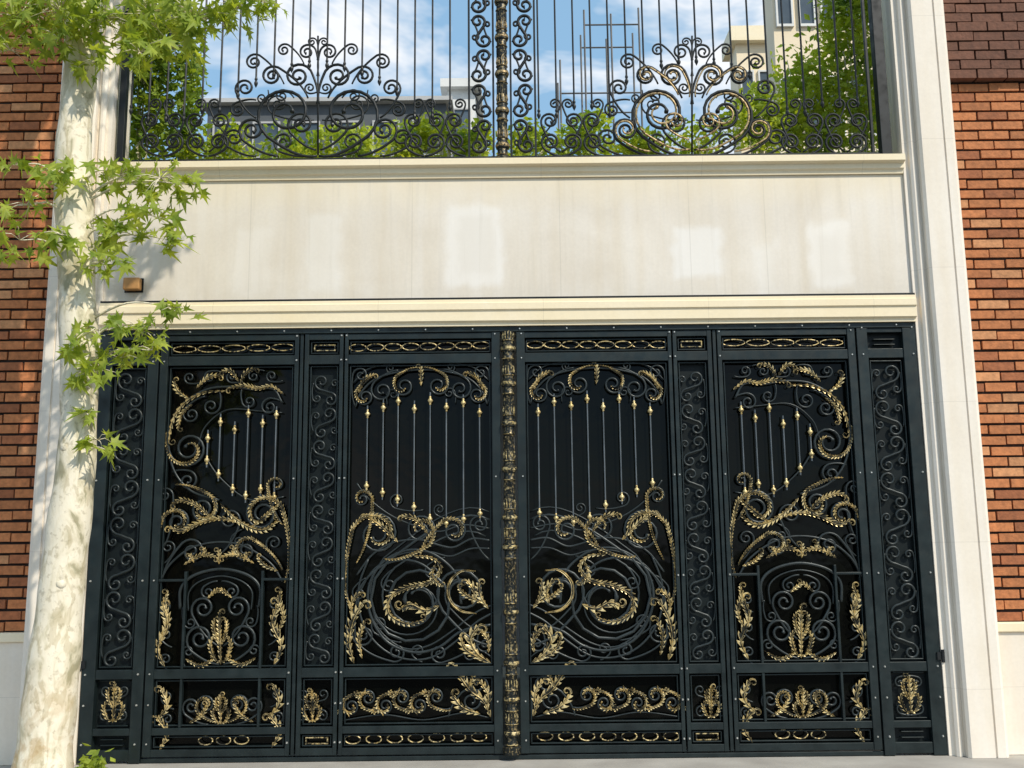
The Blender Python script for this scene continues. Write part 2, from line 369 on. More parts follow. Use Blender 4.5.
def acan(m,P,w,sides=3,y=-0.012,h=0.008,curl=1,lobes=True,raw=None,lobelen=1.05):
    """flat acanthus blade: tapering strip, deeply cut forward-raked teeth, curled tip"""
    if raw is None:
        C=catmull([Vector((p[0],p[1],0)) for p in P],9)
        C=[Vector((c.x,c.y)) for c in C]
    else: C=list(raw)
    L=len(C)
    turn=sum(((C[i]-C[i-1]).x*(C[i+1]-C[i]).y-(C[i]-C[i-1]).y*(C[i+1]-C[i]).x) for i in range(1,L-1)); D=1 if turn>=0 else -1
    tg=norm2(C[-1]-C[-2]); rc=w*0.75
    if curl:
        cc=C[-1]+Vector((-tg.y,tg.x))*D*rc
        C=C+spir(cc,rc,math.atan2((C[-1]-cc).y,(C[-1]-cc).x),D,1.0,0.25,12)
    n0=L; L=len(C); d=[0]
    for i in range(1,L): d.append(d[-1]+(C[i]-C[i-1]).length)
    tot=d[-1]; body=d[n0-1]
    nl=max(3,round(body/(w*lobelen))); per=body/nl; ns=int(math.ceil(tot/(per/5)))
    rows=[]; qi=0
    for j in range(ns+1):
        s=min(tot,per/5*j)
        while qi<L-2 and d[qi+1]<s: qi+=1
        i=qi; f=max(0,min(1,(s-d[i])/max(1e-9,d[i+1]-d[i]))); B=C[i].lerp(C[i+1],f)
        a=C[max(0,i-1)]; bq=C[min(L-1,i+2)]; tg=norm2(bq-a); nr=Vector((-tg.y,tg.x))
        tb=min(1,s/body)
        env=0.28+0.72*math.sin(math.pi*(0.04+0.80*tb))
        if s>body: env=0.5*max(0.0,1-(s-body)/(tot-body+1e-9))+0.22
        elif tb>0.85: env*=1-0.4*(tb-0.85)/0.15
        saw=SAW[j%5] if lobes and s<=body else (0.42 if lobes else 0.75)
        wl=w*env*saw
        wp=wl*(1.0 if D<0 else 0.5); wn=wl*(0.5 if D<0 else 1.0)
        if not sides&1: wp*=0.25
        if not sides&2: wn*=0.25
        rk=0.9*saw if (lobes and s<=body) else 0
        core=w*env*0.16
        rows.append((B+nr*wp+tg*(wp*rk),B+nr*min(core,wp*0.6),B,B-nr*min(core,wn*0.6),B-nr*wn+tg*(wn*rk),h*(0.6+0.7*env),saw))
    b=len(m.v)
    for (p1,p2,p3,p4,p5,up,saw) in rows:
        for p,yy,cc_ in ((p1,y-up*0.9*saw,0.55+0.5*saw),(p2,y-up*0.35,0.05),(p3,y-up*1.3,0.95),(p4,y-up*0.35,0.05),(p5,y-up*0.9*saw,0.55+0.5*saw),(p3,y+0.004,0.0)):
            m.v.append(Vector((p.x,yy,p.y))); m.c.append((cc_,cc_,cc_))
    for j in range(len(rows)-1):
        for k in range(6):
            k2=(k+1)%6
            m.f.append((b+j*6+k,b+j*6+k2,b+(j+1)*6+k2,b+(j+1)*6+k))
    m.f.append(tuple(b+k for k in range(6))[::-1]); e=b+(len(rows)-1)*6; m.f.append(tuple(e+k for k in range(6)))
def fleur(cx,y0,y1,w):
    h=y0-y1
    yield [(cx,y0),(cx,y1)],w*0.34
    for s in (1,-1):
        yield [(cx,y0-h*0.04),(cx+s*w*0.5,y0-h*0.10),(cx+s*w*0.95,y0-h*0.36),(cx+s*w*0.75,y0-h*0.52)],w*0.30
        yield [(cx,y0-h*0.36),(cx+s*w*0.38,y0-h*0.52),(cx+s*w*0.62,y0-h*0.76),(cx+s*w*0.45,y0-h*0.88)],w*0.26
PXM=119.0
ZB=-0.035; ZT=3.472
def gate_side(sx):
    leaf=empty('gate_leaf',(X0+sx*1.5,0,ZB),'black wrought iron gate leaf with gilded scrolls and leaves','gate',group='pair of ornate gate leaves')
    def gx(x): return X0+sx*x
    def G(px,py):
        x,z=S(px,py,0.0); return (x if sx>0 else 2*X0-x, z)
    fl=sx
    fr=M(); fy0,fy1=-0.04,0.035
    def vb(a,b,z0=0.0,z1=ZT-0.045,p=0.0): fr.box(gx(a),gx(b),fy0-p,fy1,z0,z1)
    def hb(a,b,z0,z1,p=0.003): fr.box(gx(a),gx(b),fy0-p+0.006,fy1-0.003,z0,z1)
    vb(0.070,0.14,p=0.004); vb(1.355,1.385); vb(1.398,1.43); vb(1.69,1.725); vb(1.738,1.765,p=-0.006); vb(1.775,1.81); vb(2.88,2.945,p=0.004)
    for a,b in ((0.14,1.355),(1.43,1.69),(1.81,2.88)):
        for z0,z1 in ((3.375,ZT-0.047),(3.165,3.245),(0.60,0.675),(0.165,0.22),(0.0,0.055)): hb(a-0.001,b+0.001,z0,z1)
        for z0,z1 in ((0.675,3.165),(0.22,0.60),(0.055,0.165),(3.245,3.375)):
            e=0.012; q=0.010
            for (xa_,xb_,za_,zb_) in ((a+e,b-e,z1-e-q,z1-e),(a+e,b-e,z0+e,z0+e+q),(a+e,a+e+q,z0+e+q,z1-e-q),(b-e-q,b-e,z0+e+q,z1-e-q)):
                fr.box(gx(xa_),gx(xb_),-0.02,0.02,za_,zb_)
    fr.box(gx(1.81),gx(2.03),-0.03,0.02,1.37,1.39); fr.box(gx(2.66),gx(2.88),-0.03,0.02,1.37,1.39)
    for a,b in ((2.02,2.04),(2.65,2.67)):
        fr.box(gx(a),gx(b),-0.031,0.02,0.675,1.45); fr.box(gx(a),gx(b),-0.031,0.02,0.22,0.60)
    make(fr,'frame',MIRON,leaf,bevel=0.003)
    bk=M(); bk.box(gx(0.13),gx(2.89),0.04,0.05,0.03,3.40); make(bk,'backing_sheet',MSHEET,leaf)
    t=M(); t.box(gx(1.42),gx(1.70),0.028,0.034,0.68,3.16); make(t,'narrow_backing',MSHEET2,leaf)
    rv=M()
    for x in (1.371,1.414,1.793,2.912,0.112):
        for z in (0.10,0.40,0.64,1.38,2.2,3.2,3.41):
            rv.tube([(gx(x),-0.040,z),(gx(x),-0.052,z)],[0.009,0.005],8)
    make(rv,'rivets',MSTEEL,leaf)
    def SC(m,a,b,kind='C',turns=1.0,bow=0.6,flip=1,r=0.009,k=0.29,k2=None): scroll(m,G(*a),G(*b),kind,turns,bow,flip*fl,r,-0.004,k,k2)
    def VI(m,a,c,rp,flip=1,turns=1.2,bow=0.4,r=0.009,y=-0.004): vine(m,G(*a),G(*c),turns,bow,flip*fl,r,y,rad=rp/PXM)
    def LN(m,P,r=0.008,y=-0.004):
        C=catmull([(G(*p)[0],y,G(*p)[1]) for p in P],7); m.tube(C,r,6)
    def GV(a,c,rp,flip,w,turns=0.9,bow=0.4):
        """gilded acanthus that follows a scroll"""
        m=M(); acan(m,None,w/PXM,3,raw=vinepts(G(*a),G(*c),turns,bow,flip*fl,rp/PXM),curl=0,y=-0.014); make(m,'gilded_leaf',MGOLDL,leaf)
    A=M()
    LN(A,[(530,404),(537,388),(556,374),(596,368),(636,374),(655,388),(662,404)],0.009)
    LN(A,[(528,380),(545,366),(575,361),(596,361),(618,361),(648,366),(664,380)],0.006)
    for s,sg in ((1,1),(-1,-1)):
        def q(dx): return 596+s*dx
        VI(A,(q(3),366),(q(17),384),12,-sg,1.3,0.4,0.010)
        VI(A,(q(22),368),(q(39),388),12,-sg,1.3,0.4,0.010)
        VI(A,(q(44),372),(q(56),394),10,-sg,1.3,0.3,0.009)
        VI(A,(q(66),404),(q(60),372),8,sg,1.2,0.3,0.009)
        VI(A,(q(2),364),(q(30),366),5,sg,1.1,0.2,0.007)
        VI(A,(q(34),402),(q(28),392),6,sg,1.1,0.2,0.006)
        GV((q(3),366),(q(17),384),12,-sg,2.2,0.3); GV((q(44),372),(q(56),394),10,-sg,2.2,0.3)
    VI(A,(529,520),(606,599),47,-1,2.0,0.9,0.0145)
    VI(A,(534,536),(606,599),38,-1,0.8,0.9,0.010)
    VI(A,(664,648),(606,599),56,1,0.42,0.3,0.012)
    VI(A,(529,512),(606,599),52,-1,0.7,0.9,0.008)
    LN(A,[(560,603),(564,574),(586,553),(612,548),(638,560),(652,584),(651,612),(636,638),(610,650),(584,646),(560,630),(530,624)],0.013)
    LN(A,[(528,612),(546,622),(566,640),(592,656),(620,656),(644,642),(660,616),(662,584),(652,556)],0.010)
    LN(A,[(528,604),(546,612),(570,630),(594,644),(618,646),(640,630),(652,606),(652,580)],0.008)
    LN(A,[(530,540),(548,538),(566,546),(580,544),(600,538),(626,540),(648,552),(664,572)],0.010)
    LN(A,[(530,528),(556,524),(580,530),(604,524),(630,512),(652,494),(662,480)],0.008)
    LN(A,[(530,548),(550,548),(570,555),(592,550),(620,552),(646,566),(662,590)],0.008)
    VI(A,(529,644),(559,591),26,1,1.7,0.7,0.014)
    VI(A,(532,632),(559,591),19,1,0.7,0.7,0.009)
    VI(A,(668,610),(643,532),24,1,1.7,0.5,0.0125)
    VI(A,(664,560),(657,496),10,-1,1.3,0.3,0.009)
    VI(A,(636,556),(600,528),17,-1,1.6,0.5,0.0115)
    VI(A,(600,556),(566,530),14,1,1.5,0.5,0.0115)
    VI(A,(530,560),(540,524),10,1,1.4,0.4,0.010)
    VI(A,(664,640),(626,650),9,-1,1.4,0.4,0.010)
    VI(A,(528,632),(583,652),9,1,1.4,0.2,0.010)
    VI(A,(600,660),(604,649),7,1,1.2,0.3,0.008)
    VI(A,(664,600),(658,632),11,-1,1.4,0.4,0.010)
    VI(A,(530,658),(552,654),7,-1,1.2,0.4,0.008); VI(A,(540,626),(537,644),8,-1,1.2,0.3,0.009)
    VI(A,(655,575),(662,590),7,-1,1.2,0.3,0.008); VI(A,(620,640),(642,622),9,1,1.2,0.3,0.009)
    VI(A,(575,556),(588,570),8,-1,1.2,0.3,0.008); VI(A,(626,566),(632,582),8,-1,1.2,0.3,0.008)
    VI(A,(596,508),(622,498),8,1,1.2,0.3,0.008); VI(A,(560,520),(580,508),6,1,1.2,0.3,0.007)
    make(A,'inner_panel_scrollwork',MIRONS,leaf,smooth=True)
    B=M(); B2=M()
    nB=9; pB=290/nB
    for i in range(nB):
        ya=371+i*pB; xc=691+(ya-372)*0.045
        f=1 if i%2 else -1
        SC(B,(xc-4*f,ya+7),(xc+4*f,ya+pB-7),'S',1.1,0.5,f,0.0105,0.40,0.36)
        VI(B,(xc+12*f,ya+pB-8),(xc+9*f,ya+9),4.5,f,1.0,0.3,0.008)
        VI(B,(xc-12*f,ya+8),(xc-9*f,ya+pB-9),4.5,f,1.0,0.3,0.008)
    SC(B2,(700,690),(719,690),'C',1.0,0.6,1,0.007,0.3); SC(B2,(701,712),(720,712),'C',1.0,0.6,-1,0.007,0.3)
    make(B,'narrow_panel_scrollwork',MIRONS,leaf,smooth=True); make(B2,'small_panel_scrollwork',MIRONS,leaf,smooth=True)
    C=M(); C2=M()
    LN(C,[(735,398),(744,384),(765,384),(785,381),(812,384),(838,402),(849,430),(845,462),(828,484),(800,494)],0.011)
    LN(C,[(735,408),(757,406),(790,404),(812,420),(820,440)],0.006)
    LN(C,[(735,492),(758,496),(778,490),(800,470),(812,452)],0.007)
    VI(C,(850,425),(829,442),19,-1,1.7,0.5,0.012)
    VI(C,(846,465),(831,474),10,1,1.3,0.4,0.010)
    VI(C,(734,398),(748,402),9,-1,1.3,0.4,0.009)
    for cx,f in ((742,1),(760,-1),(782,1),(804,-1),(824,1)): VI(C,(cx-8,376 if f>0 else 366),(cx+3,371),6,f,1.1,0.4,0.008)
    VI(C,(775,384),(768,396),7,-1,1.1,0.4,0.008); VI(C,(798,384),(806,400),9,1,1.2,0.4,0.009); VI(C,(812,390),(826,408),9,-1,1.3,0.4,0.009)
    VI(C,(843,478),(816,503),15,1,1.6,0.4,0.012)
    VI(C,(736,578),(757,509),20,-1,1.7,0.4,0.013)
    VI(C,(738,565),(775,545),13,-1,1.4,0.4,0.011)
    VI(C,(862,575),(842,515),14,1,1.5,0.4,0.012); VI(C,(858,572),(828,545),13,1,1.4,0.4,0.011)
    VI(C,(800,548),(790,514),11,-1,1.4,0.4,0.010)
    VI(C,(737,520),(742,480),8,1,1.2,0.3,0.009); VI(C,(856,540),(854,488),8,-1,1.2,0.3,0.009)
    VI(C,(778,524),(782,536),8,-1,1.2,0.3,0.008); VI(C,(742,560),(746,538),8,1,1.2,0.3,0.008); VI(C,(856,556),(852,540),7,-1,1.2,0.3,0.008)
    LN(C,[(738,577),(750,558),(775,541),(800,536),(828,541),(850,557),(862,577)],0.010)
    LN(C,[(762,602),(761,582),(774,569),(800,563),(827,569),(840,582),(841,602)],0.014)
    LN(C,[(770,604),(769,586),(780,575),(800,570),(821,575),(832,586),(833,604)],0.007)
    for s in (1,-1):
        def q(dx): return 801+s*dx
        VI(C,(q(2),658),(q(21),632),14,s,1.5,0.4,0.012)
        VI(C,(q(2),640),(q(17),602),12,s,1.4,0.4,0.011)
        VI(C,(q(2),575),(q(12),586),7,-s,1.2,0.4,0.009)
        VI(C,(q(37),600),(q(30),616),6,-s,1.1,0.4,0.008)
        VI(C,(q(36),660),(q(33),645),6,s,1.1,0.4,0.008)
        for yy in (600,628,652): VI(C,(q(48)+ (yy-600)*0.03,yy+12),(q(54)+(yy-600)*0.03,yy),6,s,1.2,0.4,0.008)
        VI(C2,(q(2),716),(q(16),698),10,s,1.5,0.4,0.010)
        VI(C2,(q(14),718),(q(31),700),9,s,1.4,0.4,0.010)
        for yy in (690,712): VI(C2,(q(48),yy+12),(q(55),yy),6,s,1.2,0.4,0.008)
        GV((q(2),716),(q(16),698),9.5,s,2.2,0.6)
    make(C,'outer_panel_scrollwork',MIRONS,leaf,smooth=True); make(C2,'lower_outer_scrollwork',MIRONS,leaf,smooth=True)
    Lw=M()
    for i in range(6):
        xx=587+i*17; f=1 if i%2 else -1
        VI(Lw,(xx-14,699-8*f),(xx,699+4*f),9.5,-f,1.4,0.5,0.010)
        GV((xx-15,699-9*f),(xx,699+4*f),9,-f,2.5,0.6,0.5)
        GV((xx+2,699+14*f),(xx+10,699+10*f),4,-f,1.9,0.4,0.3)
    VI(Lw,(575,716),(552,700),12,1,1.4,0.4,0.010); VI(Lw,(534,716),(545,684),9,-1,1.3,0.4,0.010)
    LN(Lw,[(535,717),(560,712),(600,718),(640,712),(682,717)],0.006)
    make(Lw,'lower_panel_scrollwork',MIRONS,leaf,smooth=True)
    def ring(m,cx,cy,a,b,r):
        x,z=G(cx,cy); m.tube([(x+a*math.cos(t*math.pi/8),-0.012,z+b*math.sin(t*math.pi/8)) for t in range(17)],r,5)
    rg=M(); rg2=M(); rg3=M(); rg4=M()
    for i in range(8): ring(rg,535+i*17.6,345,0.072,0.030,0.0055)
    for i in range(5): ring(rg3,733+i*24.5,343,0.098,0.028,0.0055)
    for i in range(7): ring(rg2,545+i*21,736,0.062,0.033,0.006)
    for i in range(3): ring(rg4,782+i*18,734,0.058,0.033,0.006)
    for q_ in (rg,rg3,rg2,rg4): make(q_,'gilded_ring_row',MGOLD2,leaf,smooth=True)
    for (a,b,zc) in ((1.47,1.65,3.31),(1.47,1.65,0.11)):
        sl=M()
        for (xa_,xb_,za_,zb_) in ((a,b,zc+0.02,zc+0.027),(a,b,zc-0.027,zc-0.02),(a,a+0.008,zc-0.02,zc+0.02),(b-0.008,b,zc-0.02,zc+0.02)):
            sl.box(gx(xa_),gx(xb_),-0.02,0.0,za_,zb_)
        make(sl,'fillet',MGOLD2,leaf)
    def bar(x,yt,yb):
        xt,zt=G(x,yt); _,zb=G(x,yb)
        m=M(); m.tube([(xt,-0.006,zb-0.06),(xt,-0.006,zt+0.07)],0.0062,8); o=make(m,'vertical_bar',MBAR,leaf,smooth=True,auto=40)
        for zz,sg in ((zt,1),(zb,-1)):
            b=M(); pr=[(-.040,.0063),(-.028,.010),(-.020,.007),(-.012,.017),(0.0,.023),(.012,.016),(.02,.007),(.027,.011),(.038,.0063)]
            b.lathe(xt,-0.006,sorted([(zz+sg*q,rr) for q,rr in pr]),10); make(b,'gilded_bead',MGOLD,o,smooth=True)
    for x,a,b in ((538,412,513),(554,402,518),(571,406,522),(587,399,517),(603,407,505),(619,399,497),(634,405,490),(650,411,483)): bar(x,a,b)
    for x,a,b in ((810,432,454),(797,416,468),(783,424,483),(769,408,490),(755,418,484),(741,410,492)): bar(x,a,b)
    for a in (((668,610),(643,532),24,1,3.2,0.7,0.5),((664,560),(657,496),10,-1,2.4,0.6,0.3),((636,556),(600,528),17,-1,2.8,0.5,0.5),((600,556),(566,530),14,1,2.8,0.5,0.5),
              ((850,425),(829,442),19,-1,2.8,0.5,0.5),((843,478),(816,503),15,1,2.8,0.6,0.4),((736,578),(757,509),20,-1,3.3,0.7,0.4),((738,565),(775,545),13,-1,2.5,0.4,0.4),((862,575),(842,515),14,1,2.8,0.6,0.4),((737,520),(742,480),8,1,2.3,0.6,0.3)):
        GV(*a)
    GL=[([(596,384),(596,365)],3,3),([(534,390),(540,378),(550,372)],3,3),([(658,390),(652,378),(642,372)],3,3),
        ([(545,570),(560,570),(572,582),(572,598),(561,610),(545,613)],4.4,2,0),
        ([(606,554),(588,556),(579,567),(590,581),(613,586),(631,596),(631,612),(614,621),(598,618)],3.8,3),
        ([(582,604),(596,608),(610,602),(620,606)],5.2,3),
        ([(584,562),(588,574),(580,584)],3.0,3),
        ([(622,540),(638,524),(654,512)],3.8,3),([(592,532),(604,518),(618,514)],3.4,3),
        ([(533,608),(540,596),(542,582)],4.0,3),([(549,604),(547,590),(554,580)],4.0,3),([(540,602),(554,594),(562,587)],3.0,3),
        ([(532,662),(545,652),(551,638),(543,626)],5.6,3),([(538,660),(556,648),(561,636)],4.0,3),([(534,652),(534,640),(541,630)],3.4,3),
        ([(668,660),(672,640),(668,618),(658,600)],5.6,3),([(660,655),(662,636),(656,618)],3.6,3),([(670,612),(668,598),(660,590)],3.4,3),
        ([(733,390),(745,382),(758,384),(772,381),(788,383)],3.2,3),([(776,378),(770,368),(760,364)],3.0,3),([(778,376),(786,366),(794,366)],3.0,3),
        ([(790,385),(812,386),(832,396),(844,412),(849,434)],5.2,2),([(820,382),(808,372),(796,370)],3.4,3),([(828,392),(838,384),(842,374)],3.2,3),([(824,398),(835,408),(839,422)],3.0,3),
        ([(798,498),(784,512),(768,522),(754,524),(742,516)],3.6,3),
        ([(768,522),(752,509),(741,500)],3.2,3),
        ([(778,518),(800,513),(820,517),(838,525),(850,520)],3.8,3),([(806,515),(820,501),(836,494),(846,497)],3.4,3),
        ([(742,566),(754,560),(762,552)],2.8,3),
        ([(766,558),(784,549),(798,551)],3.0,3),([(836,558),(818,549),(804,551)],3.0,3),([(801,558),(801,544)],3.0,3),([(776,556),(772,548)],2.6,3),([(826,556),(830,548)],2.6,3),([(788,551),(786,542)],2.6,3),([(814,551),(816,542)],2.6,3),
        ([(748,659),(741,640),(749,618),(743,598)],5.0,3),([(744,628),(738,612),(742,596),(740,586)],3.6,3),([(857,659),(863,640),(853,618),(858,598)],5.0,3),([(860,628),(853,612),(857,596),(853,586)],3.6,3),
        ([(766,652),(780,658),(793,653)],2.8,3),([(836,652),(822,658),(809,653)],2.8,3),([(789,592),(800,583)],2.8,3),([(813,592),(802,583)],2.8,3),
        ([(533,716),(540,700),(552,690),(562,676),(568,664)],5.2,3),([(543,713),(560,706),(570,694)],4.8,3),([(537,708),(535,694),(543,680)],4.0,3),([(556,688),(550,676),(554,668)],3.0,3),
        ([(752,742),(744,726),(754,710)],4.4,3),([(755,712),(744,698),(749,681)],4.4,3),([(864,742),(857,726),(866,710)],4.4,3),([(866,712),(856,698),(861,681)],4.4,3),
        ([(770,716),(782,708),(788,698)],3.0,3),([(834,716),(822,708),(816,698)],3.0,3)]
    for (cx,y0,y1,w) in ((801,658,606,10),(711,718,686,8),(802,718,688,8)):
        for P,ww in fleur(cx,y0,y1,w): GL.append((P,ww*1.0,3))
    for j,q in enumerate(GL):
        m=M(); acan(m,[G(*p) for p in q[0]],q[1]/PXM*1.15,q[2] if sx>0 else {1:2,2:1,3:3}[q[2]],lobes=(len(q)==3),curl=(1 if len(q)==3 else 0))
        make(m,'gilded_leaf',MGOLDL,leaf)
    return leaf
right=gate_side(1); left=gate_side(-1)
def post(parent,cx,cy,z0,z1,R0,bands,mat,gmat,n=24,name='closing_post',fmat=None):
    m=M(); prof=[(z0,R0*1.35),(z0+0.05,R0*1.35),(z0+0.06,R0*1.1)]
    for zb in bands:
        prof+=[(zb-0.10,R0*0.86),(zb-0.09,R0*0.98),(zb-0.08,R0*0.86),(zb-0.03,R0*0.88),(zb-0.025,R0*1.1),(zb,R0*1.14),(zb+0.025,R0*1.1),(zb+0.03,R0*0.88),(zb+0.06,R0*0.86),(zb+0.068,R0*0.98),(zb+0.08,R0*0.86)]
    prof+=[(z1-0.05,R0*0.86),(z1,R0*0.95)]
    m.lathe(cx,cy,prof,n); p=make(m,name,mat,parent,smooth=True,auto=35)
    zz=[z0+0.06]+list(bands)+[z1]
    for j,zb in enumerate(bands):
        g=M(); g.lathe(cx,cy,[(zb-0.014,R0*1.12),(zb-0.008,R0*1.22),(zb+0.008,R0*1.22),(zb+0.014,R0*1.12)],n)
        g.lathe(cx,cy,[(zb-0.094,R0*0.95),(zb-0.09,R0*1.04),(zb-0.086,R0*0.95)],n)
        g.lathe(cx,cy,[(zb+0.064,R0*0.95),(zb+0.068,R0*1.04),(zb+0.072,R0*0.95)],n)
        for k in range(12):
            a=2*math.pi*k/12; g.tube([(cx+R0*0.84*math.cos(a),cy+R0*0.84*math.sin(a),zb+0.08),(cx+R0*0.94*math.cos(a),cy+R0*0.94*math.sin(a),zb+0.11),(cx+R0*0.88*math.cos(a),cy+R0*0.88*math.sin(a),zb+0.15)],[0.003,0.006,0.002],5)
        make(g,'gilded_collar',gmat,p,smooth=True,auto=40)
    g=M()
    for j in range(len(zz)-1):
        a0=zz[j]+0.15; a1=zz[j+1]-0.11
        if a1-a0<0.08: continue
        for q in range(10):
            P=[]
            for i in range(9):
                t=i/8; a=2*math.pi*q/10+(t*0.9 if j%2 else 0)
                P.append((cx+R0*0.86*math.cos(a),cy+R0*0.86*math.sin(a),a0+(a1-a0)*t))
            g.tube(P,0.004,5)
    make(g,'carved_fluting',fmat or mat,p,smooth=True)
    return p
post(right,X0,-0.045,0.0,3.43,0.052,[0.16,0.42,0.70,1.10,1.62,1.86,2.26,2.64,2.98,3.28],MPOST,MGOLD2)
gf=empty('iron_gateway',(X0,0.05,-0.05),'black iron gateway surround with narrow fixed scrollwork side panels','gate')
m=M()
m.box(X0-3.46,X0+3.46,-0.05,0.045,ZT-0.043,ZT)
for sx in (1,-1):
    def gx(x): return X0+sx*x
    m.box(gx(2.96),gx(3.05),-0.045,0.045,-0.045,ZT-0.045); m.box(gx(3.35),gx(3.46),-0.045,0.045,-0.045,ZT-0.045)
    for z0,z1 in ((3.39,ZT-0.046),(3.17,3.25),(0.60,0.675),(0.165,0.22),(-0.03,0.055)): m.box(gx(3.049),gx(3.351),-0.036,0.036,z0,z1)
    for (a,b,c,d) in ((3.065,3.335,3.14,3.15),(3.065,3.335,0.69,0.70),(3.065,3.075,0.70,3.14),(3.325,3.335,0.70,3.14),(3.075,3.325,0.585,0.592),(3.075,3.325,0.235,0.242),(3.11,3.29,3.33,3.337),(3.11,3.29,3.285,3.292),(3.11,3.29,0.13,0.137),(3.11,3.29,0.085,0.092)): m.box(gx(a),gx(b),-0.02,0.02,c,d)
m.box(X0-2.96,X0+2.96,-0.03,0.045,-0.046,-0.012)
make(m,'frame',MIRON,gf,bevel=0.004)
rv=M()
for sx in (1,-1):
    for x in (3.005,3.43):
        for z in (0.1,0.4,0.64,1.38,2.2,3.2,3.43): rv.tube([(X0+sx*x,-0.045,z),(X0+sx*x,-0.056,z)],[0.009,0.005],8)
for i in range(-8,9): rv.tube([(X0+i*0.4+0.1,-0.05,ZT-0.02),(X0+i*0.4+0.1,-0.06,ZT-0.02)],[0.009,0.005],8)
make(rv,'rivets',MSTEEL,gf)
for sx in (1,-1):
    m=M(); m.box(X0+sx*3.04,X0+sx*3.36,0.025,0.034,-0.02,3.40); make(m,'side_backing',MSHEET2,gf)
    m=M(); nS=8; pS=2.42/nS
    for i in range(nS):
        zc=3.12-i*pS; f=sx*(1 if i%2 else -1); cx=X0+sx*3.20
        scroll(m,(cx-0.04*f,zc-0.07),(cx+0.04*f,zc-pS+0.05),'S',1.1,0.5,f,0.0115,-0.004,0.40,0.34)
        vine(m,(cx+0.115*f,zc-pS+0.07),(cx+0.08*f,zc-0.08),1.0,0.3,f,0.009,-0.004,rad=0.038)
        vine(m,(cx-0.115*f,zc-0.07),(cx-0.08*f,zc-pS+0.09),1.0,0.3,f,0.009,-0.004,rad=0.038)
    make(m,'side_scrollwork',MIRONS,gf,smooth=True); m=M()
    scroll(m,(X0+sx*3.13,0.51),(X0+sx*3.27,0.51),'C',1,0.6,-1,0.008,-0.004,0.3); scroll(m,(X0+sx*3.13,0.31),(X0+sx*3.27,0.31),'C',1,0.6,1,0.008,-0.004,0.3)
    make(m,'lower_side_scrollwork',MIRONS,gf,smooth=True)
    for P,ww in fleur(0,0,-36,9):
        m=M(); acan(m,[(X0+sx*3.2+p[0]/PXM,0.265+abs(p[1])/PXM) for p in P],ww/PXM*1.2,3); make(m,'gilded_leaf',MGOLDL,gf)
    m=M(); z=0.72; m.lathe(X0+sx*3.475,-0.058,[(z-0.05,0.014),(z+0.05,0.014)],10); m.box(X0+sx*3.43,X0+sx*3.475,-0.06,-0.046,z-0.03,z+0.03); make(m,'hinge',MIRON2,gf)
# ---------------------------------------------------------------- balcony railing
rl=empty('balcony_railing',(X0-0.04,0.02,4.96),'tall black wrought iron railing with scroll medallions on the ledge','railing')
RY=0.03
def Gr(px,py): return S(px,py,RY)
ZR0=4.99; ZR1=7.05
m=M()
xL=X0-3.44; xR=S(880,80,RY)[0]
m.box(xL,xR,RY-0.02,RY+0.02,ZR0,ZR0+0.035); m.box(xL,xR,RY-0.02,RY+0.02,ZR1,ZR1+0.05)
m.box(xL,xR,RY-0.012,RY+0.012,ZR1-0.14,ZR1-0.12)
m.box(xR-0.045,xR+0.045,RY-0.045,RY+0.045,4.958,ZR1+0.1); m.box(xL-0.0,xL+0.06,RY-0.03,RY+0.03,4.958,ZR1+0.1)
m.box(xR-0.12,xR-0.095,RY-0.015,RY+0.015,ZR0+0.035,ZR1-0.14)
make(m,'rail_frame',MIRON2,rl,bevel=0.004)
pc=S(502,90,RY)[0]
RPX=113.0
def rvn(m,a,c,rp,f,turns=1.3,bow=0.4,r=0.013,y=RY): vine(m,Gr(*a),Gr(*c),turns+0.15,bow,f,r*0.84,y,rad=rp/RPX)
